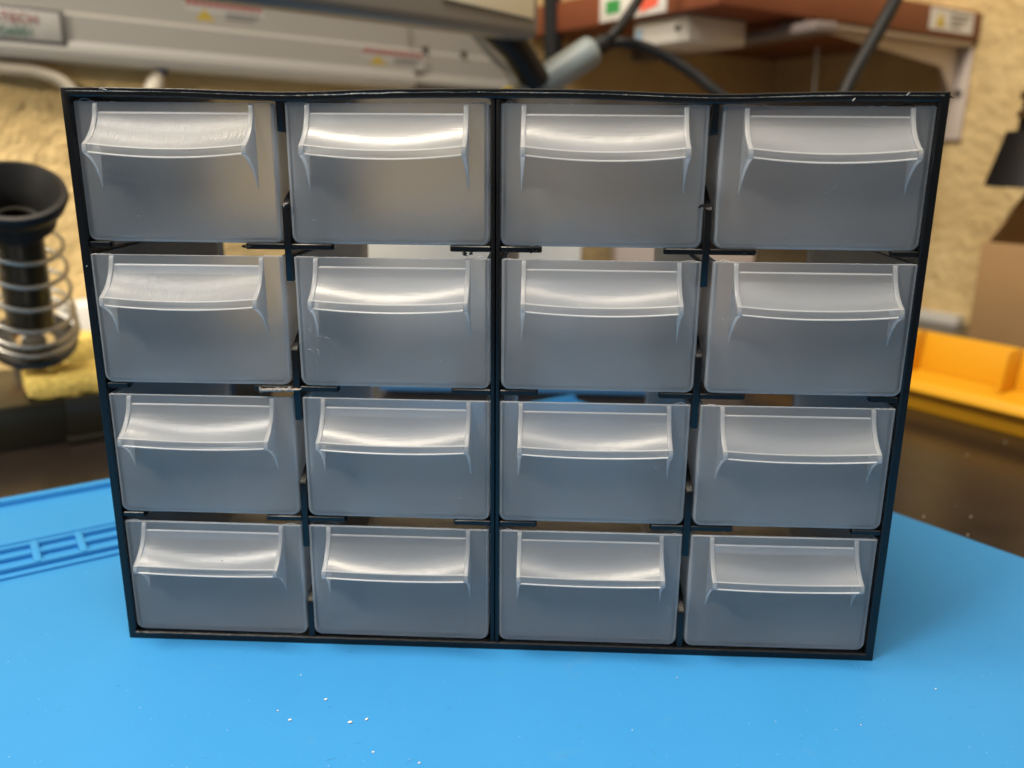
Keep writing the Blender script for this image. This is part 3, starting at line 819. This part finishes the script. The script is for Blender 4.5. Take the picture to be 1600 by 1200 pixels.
part('base', MB().bbox(-.22, .03, vf - .085, vf, TZ, zb_ - .0005), M['gloss'], ST, bevel=.0015)
uT0 = on_v(100, 650, vf + .003).dot(U)
tr = MB()
part('tray_front', MB().bbox(uT0, .03, vf - .05, vf + .006, TZ + .0005, TZ + .0035).bbox(uT0 + .0015, .03, vf, vf + .003, TZ + .0035, zb_ + .0006), M['gloss'], ST, bevel=.0008)
u0 = on_v(42, 600, vf - .002).dot(U)
zt_, zb_ = zz(100, 587, vf - .002), zz(100, 621, vf - .002)


def rough_block(u0, u1, v0, v1, z0, z1, n=16):
    b = MB(); rings = []
    for i in range(n + 1):
        u = u0 + (u1 - u0) * i / n; j = lambda s=.0010: rnd.uniform(-s, s)
        e = .0012 if i in (0, n) else 0
        rings.append([B(u, v0 + e + j(), z0 + e), B(u, v1 - e + j(), z0 + e + j()), B(u, v1 - e + .0003 + j(), (z0 + z1) / 2 + j()), B(u, v1 - e - .0008 + j(), z1 - e + j()), B(u, (v0 + v1) / 2, z1 - e + j()), B(u, v0 + e + j(), z1 - e + j())])
    return b.loft(rings)


ub = u0 + .07
solo('sponge', rough_block(u0, ub, vf - .030, vf - .002, zb_, zt_), M['sponge'], B(u0 + .03, vf - .01, zb_), 'flat yellow cleaning sponge lying on the black stand base', 'sponge', bevel=.0008)
u0b = on_v(104, 560, vf - .05).dot(U)
zt2 = zz(140, 528, vf - .050)
solo('sponge', rough_block(u0b, u0b + .06, vf - .075, vf - .05, zb_, zt2), M['sponge'], B(u0b + .03, vf - .06, zb_), 'upright yellow sponge block behind the flat sponge, by the white packet', 'sponge', bevel=.0008)
# white packet with a red print, standing behind
u0c = on_v(95, 500, -.40).dot(U)
PK = thing('packet', B(u0c + .03, -.40, TZ), 'white packet with a red printed band standing behind the upright sponge', 'packet')
part('box', MB().bbox(u0c, u0c + .07, -.423, -.395, TZ, zz(120, 478, -.395)), M['paper'], PK, bevel=.002)
part('red_band', MB().bbox(on_v(98, 510, -.40).dot(U), on_v(122, 510, -.40).dot(U), -.3951, -.3944, zz(110, 517, -.40), zz(110, 507, -.40)), M['redplastic'], PK)
# bits between the coils
for k, (px, py, r_, mt, lb) in enumerate(((17, 515, .0055, 'redplastic', 'small red ball seen between the coils of the stand spring'), (52, 528, .006, 'white', 'small white knob behind the coils of the stand spring'))):
    q = at_y(px, py, .24)
    solo('knob', MB().lathe(q, Z, [(0.0001, -r_), (r_ * .7, -r_ * .7), (r_, 0), (r_ * .7, r_ * .7), (0.0001, r_)], 20), M[mt], q - Z * r_, lb, 'knob', smooth=60)
    # each sits on a short pin rising from the stand's base
    part('pin', MB().tube([Vector((q.x, q.y, zb_ - .001)), q - Z * r_ * .9], .002, 8), M['steel'], ST)

# ------------------------------------------------------------------ right: yellow tray, box, hood, strip
tu = .339
YT = thing('parts_tray', B(.38, 0, TZ), 'bright yellow plastic compartment tray on the bench right of the cabinet', 'parts tray')
TV0, TV1 = -.19, .16
zl = on_u(1500, 612, tu).z; zbk = on_u(1500, 528, tu + .085).z
zl = max(zl, .012)
Y = MB()
Y.bbox(tu + .004, tu + .0065, TV0, TV1, TZ, zl - .002)
part('front_skirt', Y, M['bin'], YT, bevel=.0008)
lipP = [(-.004, -.0045), (-.0015, 0), (.001, .0006), (.006, -.001), (.008, -.003), (.0035, -.0062), (-.002, -.0064)]
part('front_lip', MB().loft([[B(tu + d, v_, zl + z_) for d, z_ in lipP] for v_ in (TV0, TV1)]), M['bin'], YT, bevel=.0008)
part('floor', MB().bbox(tu + .0066, tu + .086, TV0, TV1, TZ + .002, TZ + .0045), M['bin'], YT)
part('back_wall', MB().hexa([B(tu + .080, TV0, TZ + .0045), B(tu + .080, TV1, TZ + .0045), B(tu + .083, TV1, TZ + .0045), B(tu + .083, TV0, TZ + .0045), B(tu + .085, TV0, zbk), B(tu + .085, TV1, zbk), B(tu + .089, TV1, zbk), B(tu + .089, TV0, zbk)]), M['bin'], YT, bevel=.001)
for px in (1433, 1588):
    vv = on_u(px, 540, tu + .08).dot(V)
    part('partition', MB().prism([B(tu + .062, vv, TZ + .0046), B(tu + .0798, vv, TZ + .0046), B(tu + .0845, vv, zbk + .001), B(tu + .066, vv, zbk + .001)], V * .003), M['bin'], YT, bevel=.0008)
# cardboard box
cu_ = .47
vL = on_u(1512, 520, cu_).dot(V); zT = on_u(1530, 377, cu_).z
CB = thing('cardboard_box', B(cu_ + .05, vL + .08, TZ), 'open brown cardboard box behind the yellow tray', 'box')
wl = .003
part('side', MB().bbox(cu_, cu_ + wl, vL, vL + .16, TZ, zT), M['card'], CB, bevel=.0006)
part('side', MB().bbox(cu_ + wl, cu_ + .11, vL, vL + wl, TZ, zT), M['card'], CB)
part('side', MB().bbox(cu_ + .11, cu_ + .11 + wl, vL, vL + .16, TZ, zT), M['card'], CB)
part('side', MB().bbox(cu_ + wl, cu_ + .11, vL + .157, vL + .16, TZ, zT), M['card'], CB)
part('floor', MB().bbox(cu_ + wl, cu_ + .11, vL + wl, vL + .157, TZ + .0005, TZ + .003), M['card'], CB)
P0, P1 = B(cu_ + .002, vL + .001, zT), B(cu_ + .11, vL + .001, zT)
part('flap', MB().prism([P0, P1, P1 + Z * .075 + V * .02, P0 + U * .055 + Z * .065 + V * .017], V * .0025), M['card'], CB)
bx_ = Vector((-.02, .34, TZ))
solo('pale_box', MB().box(-.105, .035, .33, .40, TZ, .092), M['white'], bx_, 'pale box behind the cabinet, glimpsed as a blur through the left gaps between drawers', 'box', bevel=.002)
solo('blue_case', MB().box(-.088, .078, .272, .315, 0, .024), M['bluecase'], Vector((-.005, .29, 0)), 'flat blue plastic case behind the cabinet, glimpsed through the gaps above the third drawer row', 'case', bevel=.002)
solo('grey_box', MB().box(.06, .155, .37, .43, TZ, .085), M['pinkgrey'], Vector((.11, .40, TZ)), 'pinkish grey box behind the cabinet, glimpsed as a blur through the right gaps between drawers', 'box', bevel=.002)
# white skirting strip at the foot of the wall
solo('skirting', MB().bbox(WU - .012, WU - .001, -.40, on_u(1507, 500, WU).dot(V), TZ, on_u(1470, 487, WU).z), M['white'], B(WU - .006, -.25, TZ), 'white strip along the foot of the yellow wall', 'skirting')
# black flared hood on a chrome stem at the right edge
hc = on_u(1625, 200, .50)
HD = thing('hood', hc - Z * .04, 'black flared hood hanging from a chrome stem at the far right', 'lamp hood')
htop = on_u(1625, 205, .50); hbot = on_u(1625, 292, .50)
hh_ = htop.z - hbot.z
sc_ = (at_y(1625, 290, hbot.y) - at_y(1545, 290, hbot.y)).length
part('shade', MB().lathe(hbot, Z, [(sc_, 0), (sc_ * .95, hh_ * .2), (sc_ * .84, hh_ * .6), (sc_ * .74, hh_), (sc_ * .2, hh_), (sc_ * .2, hh_ * .95), (sc_ * .70, hh_ * .92), (sc_ * .80, hh_ * .6), (sc_ * .96, 0)], 40), M['rubber'], HD, smooth=40)
stem = [(sc_ * .02, hh_ * 1.0)]
stem = [(0.0005, hh_), (sc_ * .55, hh_), (sc_ * .55, hh_ * 1.25), (sc_ * .50, hh_ * 1.3), (sc_ * .53, hh_ * 1.36), (sc_ * .53, hh_ * 1.58), (sc_ * .48, hh_ * 1.62), (sc_ * .51, hh_ * 1.68), (sc_ * .51, hh_ * 1.9), (0.0005, hh_ * 1.95)]
part('stem', MB().lathe(hbot, Z, stem, 40), M['rubber'], HD, smooth=40)
for f_ in (1.30, 1.62): part('ring', MB().lathe(hbot, Z, [(sc_ * .50, hh_ * (f_ - .10)), (sc_ * .60, hh_ * (f_ - .06)), (sc_ * .60, hh_ * (f_ + .06)), (sc_ * .50, hh_ * (f_ + .10))], 40), M['chrome'], HD, smooth=50)
htop2 = hbot + Z * hh_ * 1.9
part('hanger', MB().tube(bez([htop2, htop2 + Z * .05, B(WU - .02, htop2.dot(V), htop2.z + .08), B(WU - .001, htop2.dot(V), htop2.z + .08)], 8), .004, 10), M['darkmetal'], HD)
# bright specks lying on the bench
for px, py in ((1511, 711), (1571, 691), (1443, 808), (1512, 836), (1517, 808)):
    q = at_z(px, py, TZ); o = bpy.data.objects.new('crumb', cm); COL.objects.link(o); o.location = q; o.scale = (.6, .6, .6)
    tag(o, 'tiny pale crumb lying on the dark bench right of the blue mat', 'crumb', 'crumbs on the dark bench')

# ------------------------------------------------------------------ light
def area(name, loc, target, size, power, col, sy=None):
    l = bpy.data.lights.new(name, 'AREA'); l.energy = power; l.size = size; l.color = col
    if sy: l.shape = 'RECTANGLE'; l.size_y = sy
    o = bpy.data.objects.new(name, l); COL.objects.link(o); o.location = loc
    o.rotation_euler = (Vector(target) - Vector(loc)).to_track_quat('-Z', 'Y').to_euler()
    return o


area('key_lamp', (-.66, -.54, 1.02), (0, .05, .05), .24, 9.8, (1, .92, .80))
area('ceiling_lamp', (-.13, -.11, .95), (-.1, -.05, .1), .42, 9.2, (1, .87, .69), .14)
area('room_lamp', (.15, -.3, 1.5), (.1, 0, 0), 1.6, 14, (1, .94, .86))
l = bpy.data.lights.new('left_wall_fill', 'SPOT'); l.energy = 13; l.spot_size = math.radians(44); l.spot_blend = .7; l.shadow_soft_size = .04; l.color = (1, .88, .68)  # unseen spot added to brighten the left wall and the iron stand
o = bpy.data.objects.new('left_wall_fill', l); COL.objects.link(o); o.location = (-.50, -.36, .42)
o.rotation_euler = (Vector((-.37, .26, .10)) - o.location).to_track_quat('-Z', 'Y').to_euler()

w = bpy.data.worlds.new('World'); S.world = w; w.use_nodes = True
bg = w.node_tree.nodes['Background']; bg.inputs['Color'].default_value = (1, .97, .94, 1); bg.inputs['Strength'].default_value = .11

# ------------------------------------------------------------------ camera
cd = bpy.data.cameras.new('camera'); co = bpy.data.objects.new('camera', cd); COL.objects.link(co)
Rm = Matrix((CAM_R[0], -CAM_R[1], -CAM_R[2])).transposed().to_4x4(); Rm.translation = CAM_C
co.matrix_world = Rm
cd.sensor_width = 36; cd.lens = 36 * FPX / 1600; cd.clip_start = .005; cd.clip_end = 50
cd.dof.use_dof = True; cd.dof.focus_distance = .227; cd.dof.aperture_fstop = 9.0
S.camera = co

S.view_settings.view_transform = 'Standard'; S.view_settings.look = 'None'; S.view_settings.gamma = 1; S.view_settings.exposure = 0
S.view_settings.use_curve_mapping = False
S.cycles.use_denoising = True
S.cycles.max_bounces = 16; S.cycles.transmission_bounces = 14; S.cycles.diffuse_bounces = 5; S.cycles.glossy_bounces = 5
S.cycles.sample_clamp_indirect = 6
